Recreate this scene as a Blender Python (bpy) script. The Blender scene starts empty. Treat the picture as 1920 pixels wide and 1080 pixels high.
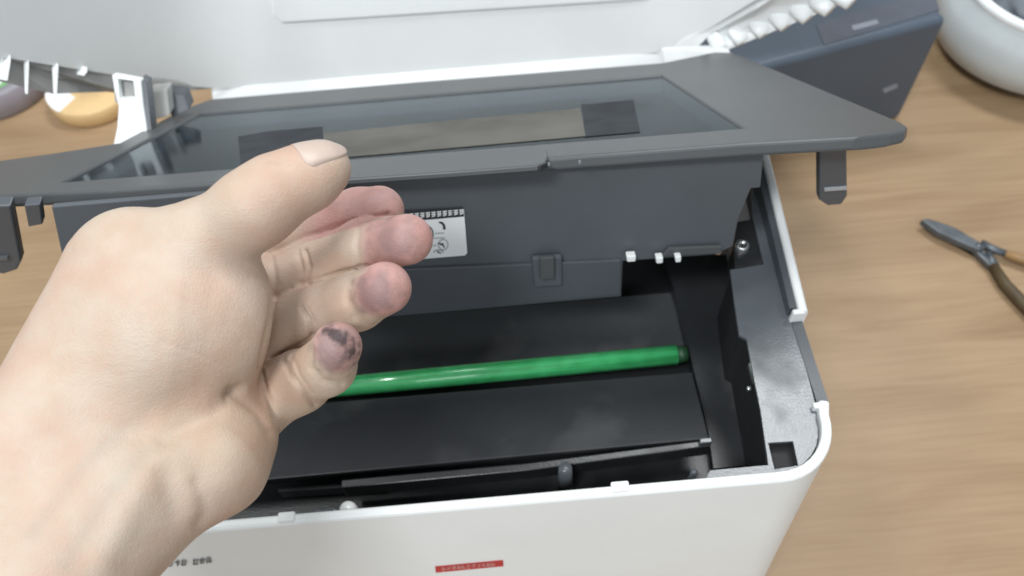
import bpy, bmesh, math, random
import numpy as np
from mathutils import Vector, Matrix, noise
from mathutils.geometry import tessellate_polygon
from math import radians, sin, cos, pi

random.seed(7)
scene = bpy.context.scene
C = scene.collection

# ------------------------------------------------------------------ camera
PITCH, YAW, ROLL, F = 56.0, -0.3, 4.7, 1500.0      # degrees; focal length in pixels of a 1920 wide frame
H = 0.20                                          # height of the printer rim above the table
CAM = np.array([0.0553, -0.1208, 0.5522])
def _basis():
    p, y, r = map(radians, (PITCH, YAW, ROLL))
    fwd = np.array([-sin(y)*cos(p), cos(y)*cos(p), -sin(p)])
    r0 = np.array([cos(y), sin(y), 0.0]); u0 = np.cross(r0, fwd)
    return np.array([cos(r)*r0 - sin(r)*u0, sin(r)*r0 + cos(r)*u0, fwd])
RT = _basis()                                     # rows: right, up, forward
cam_d = bpy.data.cameras.new('camera'); cam = bpy.data.objects.new('camera', cam_d); C.objects.link(cam)
m3 = Matrix((RT[0], RT[1], -RT[2])).transposed()
cam.matrix_world = Matrix.Translation(CAM) @ m3.to_4x4()
cam_d.sensor_width = 36; cam_d.lens = 36*F/1920
cam_d.clip_start = 0.01; cam_d.clip_end = 50
cam_d.dof.use_dof = True; cam_d.dof.focus_distance = 0.285; cam_d.dof.aperture_fstop = 13.5
scene.camera = cam

# ------------------------------------------------------------------ light: an office ceiling with lamp panels, plus an added front fill
w = bpy.data.worlds.new('World'); scene.world = w; w.use_nodes = True
bg = w.node_tree.nodes['Background']
bg.inputs[0].default_value = (0.88, 0.95, 1.0, 1); bg.inputs[1].default_value = 0.42
def lamp(name, loc, target, sx, sy, power, col):
    d = bpy.data.lights.new(name, 'AREA'); d.shape = 'RECTANGLE'; d.size = sx; d.size_y = sy
    d.energy = power; d.color = col
    o = bpy.data.objects.new(name, d); C.objects.link(o); o.location = loc
    o.rotation_euler = (Vector(target) - Vector(loc)).to_track_quat('-Z', 'Y').to_euler()
lamp('area_lamp', (0.70, 0.95, 2.2), (0.1, 0.1, 0.1), 1.2, 0.3, 29, (0.97, 0.985, 0.98))
lamp('area_lamp', (-0.72, 0.25, 2.0), (0.0, 0.1, 0.2), 0.35, 0.2, 10, (0.97, 0.99, 0.98))
lamp('area_lamp', (-0.48, -0.80, 2.05), (0.05, 0.3, 0.25), 0.5, 0.25, 25, (0.95, 0.985, 1.0))
lamp('area_lamp', (0.35, -1.9, 1.9), (0.05, 0.3, 0.25), 1.4, 0.5, 12, (0.93, 0.98, 1.0))  # added fill to brighten the front, not a known lamp
scene.view_settings.view_transform = 'Standard'; scene.view_settings.look = 'None'
scene.view_settings.exposure = 0.0; scene.view_settings.gamma = 1.0
scene.view_settings.use_curve_mapping = False
scene.cycles.use_denoising = True
scene.cycles.max_bounces = 8

# ------------------------------------------------------------------ sight lines measured on the place
def ray(u, v): return RT.T @ np.array([(u-960)/F, -(v-540)/F, 1.0])
def at(u, v, d): return Vector(CAM + ray(u, v)*d)
def onz(u, v, z):
    r = ray(u, v); return Vector(CAM + r*((z-CAM[2])/r[2]))
def onpl(u, v, p0, n):
    r = ray(u, v); n = np.array(n); return Vector(CAM + r*(np.dot(np.array(p0)-CAM, n)/np.dot(r, n)))
def proj(P):
    d = RT @ (np.array(P)-CAM); return 960+F*d[0]/d[2], 540-F*d[1]/d[2], d[2]

# ------------------------------------------------------------------ materials
def nt(name):
    m = bpy.data.materials.new(name); m.use_nodes = True
    return m, m.node_tree.nodes, m.node_tree.links, m.node_tree.nodes['Principled BSDF']
def plain(name, col, rough=0.5, spec=0.5, metal=0.0, mottle=0.06, scale=60, bump=0.0, bscale=900, coat=0.0, grime=None):
    m, N, L, b = nt(name)
    b.inputs['Roughness'].default_value = rough; b.inputs['Metallic'].default_value = metal
    b.inputs['Specular IOR Level'].default_value = spec; b.inputs['Coat Weight'].default_value = coat; b.inputs['Coat Roughness'].default_value = 0.1
    tc = N.new('ShaderNodeTexCoord'); ns = N.new('ShaderNodeTexNoise'); ns.inputs['Scale'].default_value = scale
    ns.inputs['Detail'].default_value = 5
    L.new(tc.outputs['Object'], ns.inputs['Vector'])
    rp = N.new('ShaderNodeValToRGB'); L.new(ns.outputs['Fac'], rp.inputs[0])
    e = rp.color_ramp.elements; e[0].position = 0.3; e[1].position = 0.7
    e[0].color = (*[c*(1-mottle) for c in col], 1); e[1].color = (*[min(1, c*(1+mottle)) for c in col], 1)
    out = rp.outputs[0]
    if grime:
        n2 = N.new('ShaderNodeTexNoise'); n2.inputs['Scale'].default_value = grime[1]; n2.inputs['Detail'].default_value = 8
        L.new(tc.outputs['Object'], n2.inputs['Vector'])
        r2 = N.new('ShaderNodeValToRGB'); L.new(n2.outputs['Fac'], r2.inputs[0])
        r2.color_ramp.elements[0].position = grime[2]; r2.color_ramp.elements[1].position = grime[2]+0.2
        mx = N.new('ShaderNodeMix'); mx.data_type = 'RGBA'; L.new(r2.outputs[0], mx.inputs[0])
        L.new(out, mx.inputs[6]); mx.inputs[7].default_value = (*grime[0], 1); out = mx.outputs[2]
        mr = N.new('ShaderNodeMapRange'); L.new(r2.outputs[0], mr.inputs[0])
        mr.inputs[3].default_value = rough; mr.inputs[4].default_value = min(1, rough+0.25)
        L.new(mr.outputs[0], b.inputs['Roughness'])
    L.new(out, b.inputs['Base Color'])
    if bump:
        n3 = N.new('ShaderNodeTexNoise'); n3.inputs['Scale'].default_value = bscale; n3.inputs['Detail'].default_value = 2
        L.new(tc.outputs['Object'], n3.inputs['Vector'])
        bp = N.new('ShaderNodeBump'); bp.inputs['Strength'].default_value = bump; bp.inputs['Distance'].default_value = 0.001
        L.new(n3.outputs['Fac'], bp.inputs['Height']); L.new(bp.outputs[0], b.inputs['Normal'])
    return m
M = {}
M['white'] = plain('white_plastic', (0.83, 0.85, 0.85), 0.42, 0.45, mottle=0.02, scale=25, bump=0.05)
M['lidwhite'] = plain('lid_plastic', (0.86, 0.88, 0.885), 0.5, 0.4, mottle=0.03, scale=12, bump=0.06)
M['slate'] = plain('slate_plastic', (0.08, 0.088, 0.10), 0.38, 0.5, mottle=0.08, scale=18, bump=0.15, bscale=1500)
M['frame'] = plain('frame_plastic', (0.082, 0.087, 0.092), 0.36, 0.28, mottle=0.08, scale=14, bump=0.12, bscale=1800)
M['black'] = plain('black_plastic', (0.026, 0.028, 0.031), 0.3, 0.5, mottle=0.2, scale=30, bump=0.1, grime=((0.06, 0.06, 0.06), 22, 0.56))
M['panel'] = plain('cover_panel_plastic', (0.086, 0.096, 0.108), 0.5, 0.45, mottle=0.1, scale=14, bump=0.12, bscale=1500)
M['ledge'] = plain('grey_ledge_plastic', (0.108, 0.121, 0.136), 0.26, 0.6, mottle=0.1, scale=25, bump=0.1, grime=((0.05, 0.054, 0.06), 17, 0.55))
M['steel'] = plain('steel', (0.62, 0.63, 0.64), 0.3, metal=0.9)
M['dullsteel'] = plain('dull_steel', (0.12, 0.135, 0.15), 0.42, metal=0.6, mottle=0.25, scale=90)
M['dark'] = plain('dark_cavity_plastic', (0.022, 0.023, 0.025), 0.6, 0.3)

def wood():
    m, N, L, b = nt('table_wood')
    tc = N.new('ShaderNodeTexCoord')
    def mapped(rot, sc):
        mp = N.new('ShaderNodeMapping'); mp.inputs['Rotation'].default_value = (0, 0, radians(rot)); mp.inputs['Scale'].default_value = sc
        L.new(tc.outputs['Object'], mp.inputs['Vector']); return mp.outputs[0]
    def nz(vec, sc, det, dis=0.0):
        n = N.new('ShaderNodeTexNoise'); n.inputs['Scale'].default_value = sc; n.inputs['Detail'].default_value = det; n.inputs['Distortion'].default_value = dis
        L.new(vec, n.inputs['Vector']); return n.outputs['Fac']
    def ramp(fac, *st):
        r = N.new('ShaderNodeValToRGB'); L.new(fac, r.inputs[0]); e = r.color_ramp.elements
        while len(e) < len(st): e.new(0.5)
        for k, (p, c) in enumerate(st): e[k].position = p; e[k].color = (*c, 1)
        return r.outputs[0]
    def mul(a, b_, f):
        mx = N.new('ShaderNodeMix'); mx.data_type = 'RGBA'; mx.blend_type = 'MULTIPLY'; mx.inputs[0].default_value = f
        L.new(a, mx.inputs[6]); L.new(b_, mx.inputs[7]); return mx.outputs[2]
    v1 = mapped(-5, (1.2, 8.5, 1)); v2 = mapped(-4, (2.2, 60, 1)); v3 = mapped(-5, (0.8, 3.2, 1))
    base = ramp(nz(v1, 2.6, 5, 1.4), (0.22, (0.295, 0.19, 0.102)), (0.45, (0.362, 0.246, 0.142)), (0.62, (0.395, 0.272, 0.16)), (0.8, (0.33, 0.218, 0.122)))
    broad = ramp(nz(v3, 2.0, 3, 0.5), (0.3, (0.86, 0.85, 0.86)), (0.65, (1.04, 1.04, 1.05)))
    fine_f = nz(v2, 5.0, 5, 0.4)
    fine = ramp(fine_f, (0.38, (0.80, 0.75, 0.70)), (0.56, (1, 1, 1)))
    dot = N.new('ShaderNodeTexVoronoi'); dot.inputs['Scale'].default_value = 13; L.new(mapped(-5, (1.0, 2.6, 1)), dot.inputs['Vector'])
    pores = ramp(dot.outputs['Distance'], (0.03, (0.62, 0.55, 0.48)), (0.075, (1, 1, 1)))
    c = mul(mul(mul(base, broad, 1.0), fine, 0.38), pores, 0.4)
    L.new(c, b.inputs['Base Color'])
    b.inputs['Specular IOR Level'].default_value = 0.4
    rr = N.new('ShaderNodeMapRange'); L.new(fine_f, rr.inputs[0]); rr.inputs[3].default_value = 0.36; rr.inputs[4].default_value = 0.56
    L.new(rr.outputs[0], b.inputs['Roughness'])
    bp = N.new('ShaderNodeBump'); bp.inputs['Strength'].default_value = 0.1; bp.inputs['Distance'].default_value = 0.002
    L.new(fine_f, bp.inputs['Height']); L.new(bp.outputs[0], b.inputs['Normal'])
    return m
M['wood'] = wood()
def drum_mat():
    m, N, L, b = nt('green_drum_coating')
    tc = N.new('ShaderNodeTexCoord'); mp = N.new('ShaderNodeMapping'); mp.inputs['Scale'].default_value = (6, 420, 420); L.new(tc.outputs['Object'], mp.inputs['Vector'])
    n1 = N.new('ShaderNodeTexNoise'); n1.inputs['Scale'].default_value = 1.0; n1.inputs['Detail'].default_value = 4; L.new(mp.outputs[0], n1.inputs['Vector'])
    n2 = N.new('ShaderNodeTexNoise'); n2.inputs['Scale'].default_value = 120; n2.inputs['Detail'].default_value = 5; L.new(tc.outputs['Object'], n2.inputs['Vector'])
    ad = N.new('ShaderNodeMath'); ad.operation = 'MULTIPLY_ADD'; L.new(n2.outputs['Fac'], ad.inputs[0]); ad.inputs[1].default_value = 0.35; L.new(n1.outputs['Fac'], ad.inputs[2])
    rp = N.new('ShaderNodeValToRGB'); L.new(ad.outputs[0], rp.inputs[0]); e = rp.color_ramp.elements
    e[0].position = 0.48; e[0].color = (0.018, 0.26, 0.065, 1); e[1].position = 0.82; e[1].color = (0.075, 0.54, 0.19, 1)
    L.new(rp.outputs[0], b.inputs['Base Color'])
    b.inputs['Roughness'].default_value = 0.38; b.inputs['Coat Weight'].default_value = 1.0; b.inputs['Coat Roughness'].default_value = 0.09
    return m
M['green'] = drum_mat()

def skin():
    m, N, L, b = nt('skin')
    a = N.new('ShaderNodeVertexColor'); a.layer_name = 'tint'
    tc = N.new('ShaderNodeTexCoord')
    n1 = N.new('ShaderNodeTexNoise'); n1.inputs['Scale'].default_value = 90; n1.inputs['Detail'].default_value = 4
    L.new(tc.outputs['Object'], n1.inputs['Vector'])
    r1 = N.new('ShaderNodeValToRGB'); L.new(n1.outputs['Fac'], r1.inputs[0])
    r1.color_ramp.elements[0].position = 0.35; r1.color_ramp.elements[0].color = (0.96, 0.88, 0.85, 1)
    r1.color_ramp.elements[1].position = 0.65; r1.color_ramp.elements[1].color = (1, 1, 1, 1)
    mx = N.new('ShaderNodeMix'); mx.data_type = 'RGBA'; mx.blend_type = 'MULTIPLY'; mx.inputs[0].default_value = 1
    L.new(a.outputs[0], mx.inputs[6]); L.new(r1.outputs[0], mx.inputs[7]); L.new(mx.outputs[2], b.inputs['Base Color'])
    b.inputs['Roughness'].default_value = 0.5; b.inputs['Specular IOR Level'].default_value = 0.35
    b.inputs['Subsurface Weight'].default_value = 0.12; b.inputs['Subsurface Radius'].default_value = (1, 0.4, 0.22); b.inputs['Subsurface Scale'].default_value = 0.0025
    v = N.new('ShaderNodeTexVoronoi'); v.inputs['Scale'].default_value = 1600; L.new(tc.outputs['Object'], v.inputs['Vector'])
    n2 = N.new('ShaderNodeTexNoise'); n2.inputs['Scale'].default_value = 420; L.new(tc.outputs['Object'], n2.inputs['Vector'])
    mp = N.new('ShaderNodeMapping'); mp.inputs['Rotation'].default_value = (0.3, 0.2, 0.9); mp.inputs['Scale'].default_value = (1, 5, 2.5); L.new(tc.outputs['Object'], mp.inputs['Vector'])
    n3 = N.new('ShaderNodeTexNoise'); n3.inputs['Scale'].default_value = 190; n3.inputs['Detail'].default_value = 3; L.new(mp.outputs[0], n3.inputs['Vector'])
    a0 = N.new('ShaderNodeMath'); a0.operation = 'ADD'; L.new(n2.outputs['Fac'], a0.inputs[0]); L.new(n3.outputs['Fac'], a0.inputs[1])
    ad = N.new('ShaderNodeMath'); ad.operation = 'ADD'; L.new(v.outputs['Distance'], ad.inputs[0]); L.new(a0.outputs[0], ad.inputs[1])
    rg = N.new('ShaderNodeMapRange'); L.new(n2.outputs['Fac'], rg.inputs[0]); rg.inputs[3].default_value = 0.40; rg.inputs[4].default_value = 0.62; L.new(rg.outputs[0], b.inputs['Roughness'])
    n4 = N.new('ShaderNodeTexNoise'); n4.inputs['Scale'].default_value = 28; n4.inputs['Detail'].default_value = 3; L.new(tc.outputs['Object'], n4.inputs['Vector'])
    r4 = N.new('ShaderNodeValToRGB'); L.new(n4.outputs['Fac'], r4.inputs[0])
    r4.color_ramp.elements[0].position = 0.35; r4.color_ramp.elements[0].color = (1.0, 0.93, 0.91, 1); r4.color_ramp.elements[1].position = 0.62; r4.color_ramp.elements[1].color = (0.98, 1.0, 0.98, 1)
    mx2 = N.new('ShaderNodeMix'); mx2.data_type = 'RGBA'; mx2.blend_type = 'MULTIPLY'; mx2.inputs[0].default_value = 1
    L.new(mx.outputs[2], mx2.inputs[6]); L.new(r4.outputs[0], mx2.inputs[7]); L.new(mx2.outputs[2], b.inputs['Base Color'])
    bp = N.new('ShaderNodeBump'); bp.inputs['Strength'].default_value = 0.22; bp.inputs['Distance'].default_value = 0.0004
    L.new(ad.outputs[0], bp.inputs['Height']); L.new(bp.outputs[0], b.inputs['Normal'])
    return m
M['skin'] = skin()

# ------------------------------------------------------------------ object helpers
WL = {}                                            # world position of each object's origin
def link(name, verts, faces, mat, parent=None, bevel=0.0, smooth=False, seg=2, origin=None):
    vs = [Vector(v) for v in verts]
    if origin is None:
        lo = Vector([min(v[i] for v in vs) for i in range(3)]); hi = Vector([max(v[i] for v in vs) for i in range(3)])
        origin = (lo+hi)/2; 
        if parent is None: origin.z = lo.z
    me = bpy.data.meshes.new(name); me.from_pydata([v-origin for v in vs], [], faces)
    bm = bmesh.new(); bm.from_mesh(me); bmesh.ops.recalc_face_normals(bm, faces=bm.faces); bm.to_mesh(me); bm.free()
    me.materials.append(M[mat] if isinstance(mat, str) else mat)
    o = bpy.data.objects.new(name, me); C.objects.link(o)
    o.location = origin; WL[o] = origin.copy()
    if parent is not None:
        o.parent = parent; o.matrix_parent_inverse = Matrix.Translation(-WL[parent])
    if smooth:
        for p in me.polygons: p.use_smooth = True
    if bevel:
        b = o.modifiers.new('edge', 'BEVEL'); b.width = bevel; b.segments = seg; b.limit_method = 'ANGLE'; b.angle_limit = radians(35)
    return o
def empty(name, loc):
    o = bpy.data.objects.new(name, None); C.objects.link(o); o.location = loc; o.empty_display_size = 0.02; WL[o] = Vector(loc); return o
def tag(o, label=None, cat=None, group=None, kind=None):
    for k, v in (('label', label), ('category', cat), ('group', group), ('kind', kind)):
        if v: o[k] = v
    return o
def prism_vf(loops, vec):
    """flat outline (first loop) with holes, extruded by vec"""
    loops = [[Vector(p) for p in l] for l in loops]; vec = Vector(vec)
    V = [p for l in loops for p in l]; n = len(V)
    tris = tessellate_polygon(loops) if len(loops) > 1 else None
    Fc = []
    if tris: 
        for t in tris: Fc.append(tuple(t)); Fc.append(tuple(i+n for i in reversed(t)))
    else:
        Fc.append(tuple(range(n))); Fc.append(tuple(range(2*n-1, n-1, -1)))
    s = 0
    for l in loops:
        k = len(l)
        for i in range(k):
            a, b_ = s+i, s+(i+1) % k
            Fc.append((a, b_, b_+n, a+n))
        s += k
    return V + [p+vec for p in V], Fc
def prism(name, loops, vec, mat, parent=None, **kw):
    V, Fc = prism_vf(loops, vec); return link(name, V, Fc, mat, parent, **kw)
def boxvf(c, sx, sy, sz, ax=None):
    c = Vector(c); X, Y, Z = ax or (Vector((1, 0, 0)), Vector((0, 1, 0)), Vector((0, 0, 1)))
    V = [c + X*(i*sx/2) + Y*(j*sy/2) + Z*(k*sz/2) for i in (-1, 1) for j in (-1, 1) for k in (-1, 1)]
    return V, [(0, 1, 3, 2), (4, 6, 7, 5), (0, 4, 5, 1), (2, 3, 7, 6), (0, 2, 6, 4), (1, 5, 7, 3)]
def box(name, c, sx, sy, sz, mat, parent=None, ax=None, **kw):
    V, Fc = boxvf(c, sx, sy, sz, ax); return link(name, V, Fc, mat, parent, **kw)
def tube_vf(path, radii, n=16, cap=True, flat=1.0, up=None):
    V, Fc = [], []; k = len(path); path = [Vector(p) for p in path]
    for i, p in enumerate(path):
        t = (path[min(i+1, k-1)]-path[max(i-1, 0)]).normalized()
        u = Vector(up) if up else (Vector((0, 0, 1)) if abs(t.z) < 0.9 else Vector((1, 0, 0)))
        s = t.cross(u).normalized(); q = s.cross(t)
        for j in range(n):
            a = 2*pi*j/n; V.append(p + s*cos(a)*radii[i] + q*sin(a)*radii[i]*flat)
    for i in range(k-1):
        for j in range(n): Fc.append((i*n+j, i*n+(j+1) % n, (i+1)*n+(j+1) % n, (i+1)*n+j))
    if cap: Fc += [tuple(range(n-1, -1, -1)), tuple((k-1)*n+j for j in range(n))]
    return V, Fc
def tube(name, path, radii, mat, parent=None, n=16, flat=1.0, up=None, **kw):
    V, Fc = tube_vf(path, radii, n, True, flat, up); return link(name, V, Fc, mat, parent, smooth=kw.pop('smooth', True), **kw)
def lathe(name, c, prof, mat, parent=None, n=48, axis=None, **kw):
    c = Vector(c); Z = (Vector(axis) if axis else Vector((0, 0, 1))).normalized()
    X = Z.orthogonal().normalized(); Y = Z.cross(X)
    V, Fc = [], []
    for r, z in prof:
        for j in range(n): V.append(c + X*(r*cos(2*pi*j/n)) + Y*(r*sin(2*pi*j/n)) + Z*z)
    for i in range(len(prof)-1):
        for j in range(n): Fc.append((i*n+j, i*n+(j+1) % n, (i+1)*n+(j+1) % n, (i+1)*n+j))
    if prof[0][0] > 1e-6 and kw.get('capped', True): pass
    kw.pop('capped', None)
    return link(name, V, Fc, mat, parent, smooth=True, **kw)

# ------------------------------------------------------------------ the table
tv, tf = boxvf((0.3, 0.45, -0.015), 2.4, 1.9, 0.03)
table = link('table', tv, tf, 'wood', bevel=0.003, origin=Vector((0, 0, 0))); table['kind'] = 'structure'

# ------------------------------------------------------------------ the printer
printer = empty('printer', (0, 0.15, 0))
tag(printer, 'opened white and black laser printer with its cover and scanner lifted', 'printer')

# white shell: a rim loft along the plan outline.  The right side has a low stretch.
XR, XL = 0.2005, -0.199
def rimz(y): return H + 0.010*max(0, y)/0.19
def side_x(y): return XR + 0.0095*max(0, y)/0.19
yn0, yn1 = 0.036, 0.084                                   # low stretch of the right side
YB = 0.27
path = []                                                 # (x, y, ztop)
LOW = 0.020
path += [(XL, 0.20, H-0.075), (XL, 0.12, H-0.075), (XL, 0.1195, H), (XL, 0.03, H)]
rc = 0.030
for k in range(9):
    a = pi + k/8*pi/2; path.append((XL+rc+rc*cos(a), rc+rc*sin(a), H))
for k in range(11):
    a = 1.5*pi + k/10*pi/2; path.append((XR-rc+rc*cos(a), rc+rc*sin(a), H))
path += [(side_x(yn0), yn0, H), (side_x(yn0), yn0+0.0005, H-LOW), (side_x(yn1), yn1, H-LOW), (side_x(yn1), yn1+0.0005, rimz(yn1)),
         (side_x(0.15), 0.15, rimz(0.15)), (side_x(0.205), 0.205, rimz(0.205))]
TW = 0.0048
def loft_shell():
    V, Fc = [], []; n = len(path)
    P2 = [Vector((p[0], p[1])) for p in path]
    for i, (x, y, zt) in enumerate(path):
        a = P2[max(i-1, 0)]; b = P2[min(i+1, n-1)]; t = (b-a).normalized(); nin = Vector((-t.y, t.x))   # inward (path runs counter clockwise)
        if i in (0,): nin = Vector((1, 0))
        def pt(off, z):
            lean = -0.035*(H-z)/H*max(0, -nin.y*-1) if False else 0
            q = P2[i]+nin*off
            # front leans outwards towards the foot
            yy = q.y - 0.03*(H-z)/H*max(0.0, 1-max(0, y)/rc if y < rc else 0)
            return (q.x, yy, z)
        prof = [(0, 0.012), (0, zt*0.5), (0, zt-0.0016), (0.0005, zt-0.0006), (0.0014, zt), (TW-0.0012, zt), (TW-0.0004, zt-0.0005), (TW, zt-0.0014), (TW, zt-0.03), (TW, 0.012)]
        V += [pt(o, z) for o, z in prof]
    m = len(prof)
    for i in range(n-1):
        for j in range(m-1): Fc.append((i*m+j, (i+1)*m+j, (i+1)*m+j+1, i*m+j+1))
    Fc += [tuple(range(m)), tuple((n-1)*m+j for j in reversed(range(m)))]
    return V, Fc
V, Fc = loft_shell()
shell = link('body_shell', V, Fc, 'white', printer, smooth=True)
shell.data.set_sharp_from_angle(angle=radians(22))
# foot plinth and back so the body is closed
box('base_plate', (0, 0.135, 0.0125), 0.39, 0.262, 0.017, 'slate', printer)
box('back_wall', (0.005, 0.2755, 0.066), 0.405, 0.006, 0.10, 'white', printer, bevel=0.001)

def tab(u, v, z, sx, sy, sz, mat='white'):
    p = onz(u, v, z); return box('tab', p - Vector((0, 0, sz/2)), sx, sy, sz, mat, shell, bevel=0.0009, seg=3)
tab(536, 968, H+0.0014, 0.0078, 0.0046, 0.006); tab(1163, 911, H+0.0014, 0.0082, 0.0048, 0.006)
tab(1480, 546, H+0.001, 0.0040, 0.0052, 0.006); tab(1546, 781, H-0.001, 0.0040, 0.0058, 0.006)
tab(1378, 897, H-0.002, 0.0075, 0.0028, 0.004, 'white')
# hooked ends of the rim at the low stretch
for y, z in ((yn0-0.0006, H-0.0005), (yn1+0.0012, rimz(yn1)-0.0005)):
    box('rim_hook', (side_x(y)-0.0046, y, z-0.006), 0.0064, 0.0030, 0.012, 'white', shell, bevel=0.001, seg=3)

# inner liner (dark wall just inside the shell) and cavity
ZF = H - 0.085
liner = [( -0.192, 0.006), (0.150, 0.006), (0.150, 0.262), (-0.192, 0.262)]
box('cavity_floor', (-0.005, 0.135, ZF-0.002), 0.385, 0.262, 0.004, 'dark', printer)
box('inner_wall', (-0.1905, 0.065, H-0.05), 0.004, 0.108, 0.084, 'black', printer)
box('inner_wall', (-0.02, 0.0075, H-0.06), 0.336, 0.003, 0.086, 'dark', printer)

# grey ledge along the right side
ZL = H - 0.0045
lo = [(1436, 352), (1410, 352), (1412, 410), (1432, 496), (1369, 506), (1376, 560), (1386, 628), (1400, 636), (1412, 700), (1426, 768), (1441, 872), (1332, 882), (1322, 900), (1330, 909)]
outer = [onz(u, v, ZL) for u, v in lo]
inn = [(p[0], p[1]) for p in path]
# follow the shell's inside from the front edge round the corner to the rear
outer += [Vector((0.150, 0.0053, ZL)), Vector((XR-rc, 0.0053, ZL))]
for k in range(1, 9):
    a = 1.5*pi + k/8*pi/2; r_ = rc-0.0053; outer.append(Vector((XR-rc+r_*cos(a), rc+r_*sin(a), ZL)))
outer += [Vector((side_x(yn0)-0.0055, yn0, ZL)), Vector((side_x(yn1)-0.0055, yn1, ZL)), Vector((side_x(0.17)-0.0055, 0.175, ZL))]
hole = [onz(u, v, ZL) for u, v in ((1440, 830), (1487, 827), (1497, 873), (1452, 880))]
ledge = prism('side_ledge', [outer, hole], (0, 0, -0.002), 'ledge', printer)
prism('slot_bottom', [[onz(u, v, ZL-0.006) for u, v in ((1430, 820), (1497, 815), (1510, 885), (1440, 895))]], (0, 0, -0.002), 'dark', ledge)
# wall of the ledge down into the cavity
wl = [outer[i] for i in range(3, 12)]
V, Fc = [], []
for p in wl: V += [p + Vector((0.0015, 0.0005, -0.0022)), p + Vector((0.0015, 0.0005, -0.08))]
for i in range(len(wl)-1): Fc.append((2*i, 2*i+2, 2*i+3, 2*i+1))
link('ledge_wall', V, Fc, 'dark', ledge)
prism('side_liner', [[Vector((side_x(y)-o, y, rimz(y)-0.0022)) for y, o in ((yn1+0.004, 0.0048), (0.205, 0.0048), (0.205, 0.0085), (yn1+0.004, 0.0085))]], (0, 0, -0.03), 'slate', printer)
# outer side plate showing below the low stretch
box('side_plate', (side_x(0.06)-0.0030, 0.060, H-0.024), 0.0055, 0.0472, 0.0400, 'slate', printer)
# rear right: dark bracket with a screw
br = [(1375, 462), (1383, 415), (1412, 410), (1432, 497), (1378, 502)]
bracket = prism('screw_bracket', [[onz(u, v, ZL-0.001) for u, v in br]], (0, 0, -0.02), 'black', printer, bevel=0.0006)
sp = onz(1392, 460, ZL+0.0015)
screw = lathe('screw', sp, [(0, 0.0006), (0.0014, 0.0006), (0.0016, 0.0012), (0.0030, 0.0012), (0.0037, 0.0006), (0.0040, -0.0004), (0.0040, -0.004)], 'steel', bracket, n=24)
box('screw_slot', sp+Vector((0, 0, 0.00062)), 0.0034, 0.0007, 0.0006, 'dark', screw)
for u, v, z, s in ((1411, 700, H-0.012, (0.0022, 0.011, 0.004)), (1404, 729, H-0.014, (0.0022, 0.0022, 0.003))):
    p = onz(u, v, z); box('contact_spring', p, *s, 'steel', printer, bevel=0.0007)

# the sloping black guide in front of the green drum
def q4(name, px, zs, thick, mat, parent, **kw):
    return prism(name, [[onz(u, v, z) for (u, v), z in zip(px, zs)]], (0, 0, -thick), mat, parent, **kw)
guide = q4('toner_guide', [(330, 778), (1298, 697), (1330, 822), (300, 918)], [H-0.046, H-0.046, H-0.034, H-0.034], 0.004, 'slate', printer, bevel=0.0008)
guide.data.materials[0] = M['gd'] = plain('guide_plastic', (0.028, 0.030, 0.034), 0.45, 0.4, mottle=0.12, scale=18, bump=0.1, grime=((0.058, 0.06, 0.062), 18, 0.58))
q4('guide_lip', [(640, 900), (990, 868), (1332, 824), (1334, 836), (992, 882), (640, 915)], [H-0.036]*6, 0.012, 'black', guide, bevel=0.0006)
q4('guide_catch', [(1312, 822), (1334, 820), (1336, 829), (1313, 831)], [H-0.033]*4, 0.003, 'ledge', guide, bevel=0.0005)
q4('floor_rib', [(520, 915), (705, 902), (707, 910), (521, 922)], [H-0.05]*4, 0.01, 'slate', printer, bevel=0.0006)
# end cheek of the drum cradle
q4('drum_cheek', [(1240, 470), (1362, 478), (1378, 560), (1400, 640), (1428, 772), (1440, 868), (1338, 878), (1330, 818), (1300, 690), (1270, 560)], [H-0.055]*10, 0.01, 'black', printer)
q4('front_trough', [(300, 925), (1335, 838), (1342, 905), (300, 1000)], [H-0.062]*4, 0.004, 'black', printer)
q4('rear_trough', [(200, 640), (1300, 545), (1320, 660), (200, 760)], [H-0.066]*4, 0.004, plain('rear_trough_plastic', (0.06, 0.064, 0.07), 0.4, 0.5, mottle=0.15, scale=20, grime=((0.11, 0.11, 0.11), 24, 0.57)), printer)
# upright pegs in the front trough
for u, v, r_ in ((1060, 878, 0.0034), (1302, 884, 0.0016)):
    p = onz(u, v, H-0.03); tube('peg', [p, p-Vector((0, 0, 0.03))], [r_, r_*1.2], 'ledge', printer, n=14)
p = onz(652, 955, H-0.010)
lathe('white_glint_dome', p, [(0, 0.0030), (0.002, 0.0026), (0.0036, 0.0012), (0.0042, -0.0008), (0.0042, -0.008)], plain('white_glint_gloss', (0.85, 0.86, 0.86), 0.2, 0.6), printer, n=24)  # glossy white dome put in to draw a lamp glint
box('white_clip', onz(610, 962, H-0.012), 0.010, 0.003, 0.003, 'ledge', printer, bevel=0.0006)
# green drum
dl, dr = onz(300, 757, H-0.050), onz(1268, 665, H-0.050)
drum = tube('drum_roller', [dl, dr], [0.0058]*2, 'green', printer, n=40, smooth=True)
tube('drum_hub', [dr, dr+(dr-dl).normalized()*0.006], [0.0050, 0.0044], plain('dark_green_hub', (0.012, 0.055, 0.022), 0.5), drum, n=24)
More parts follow.
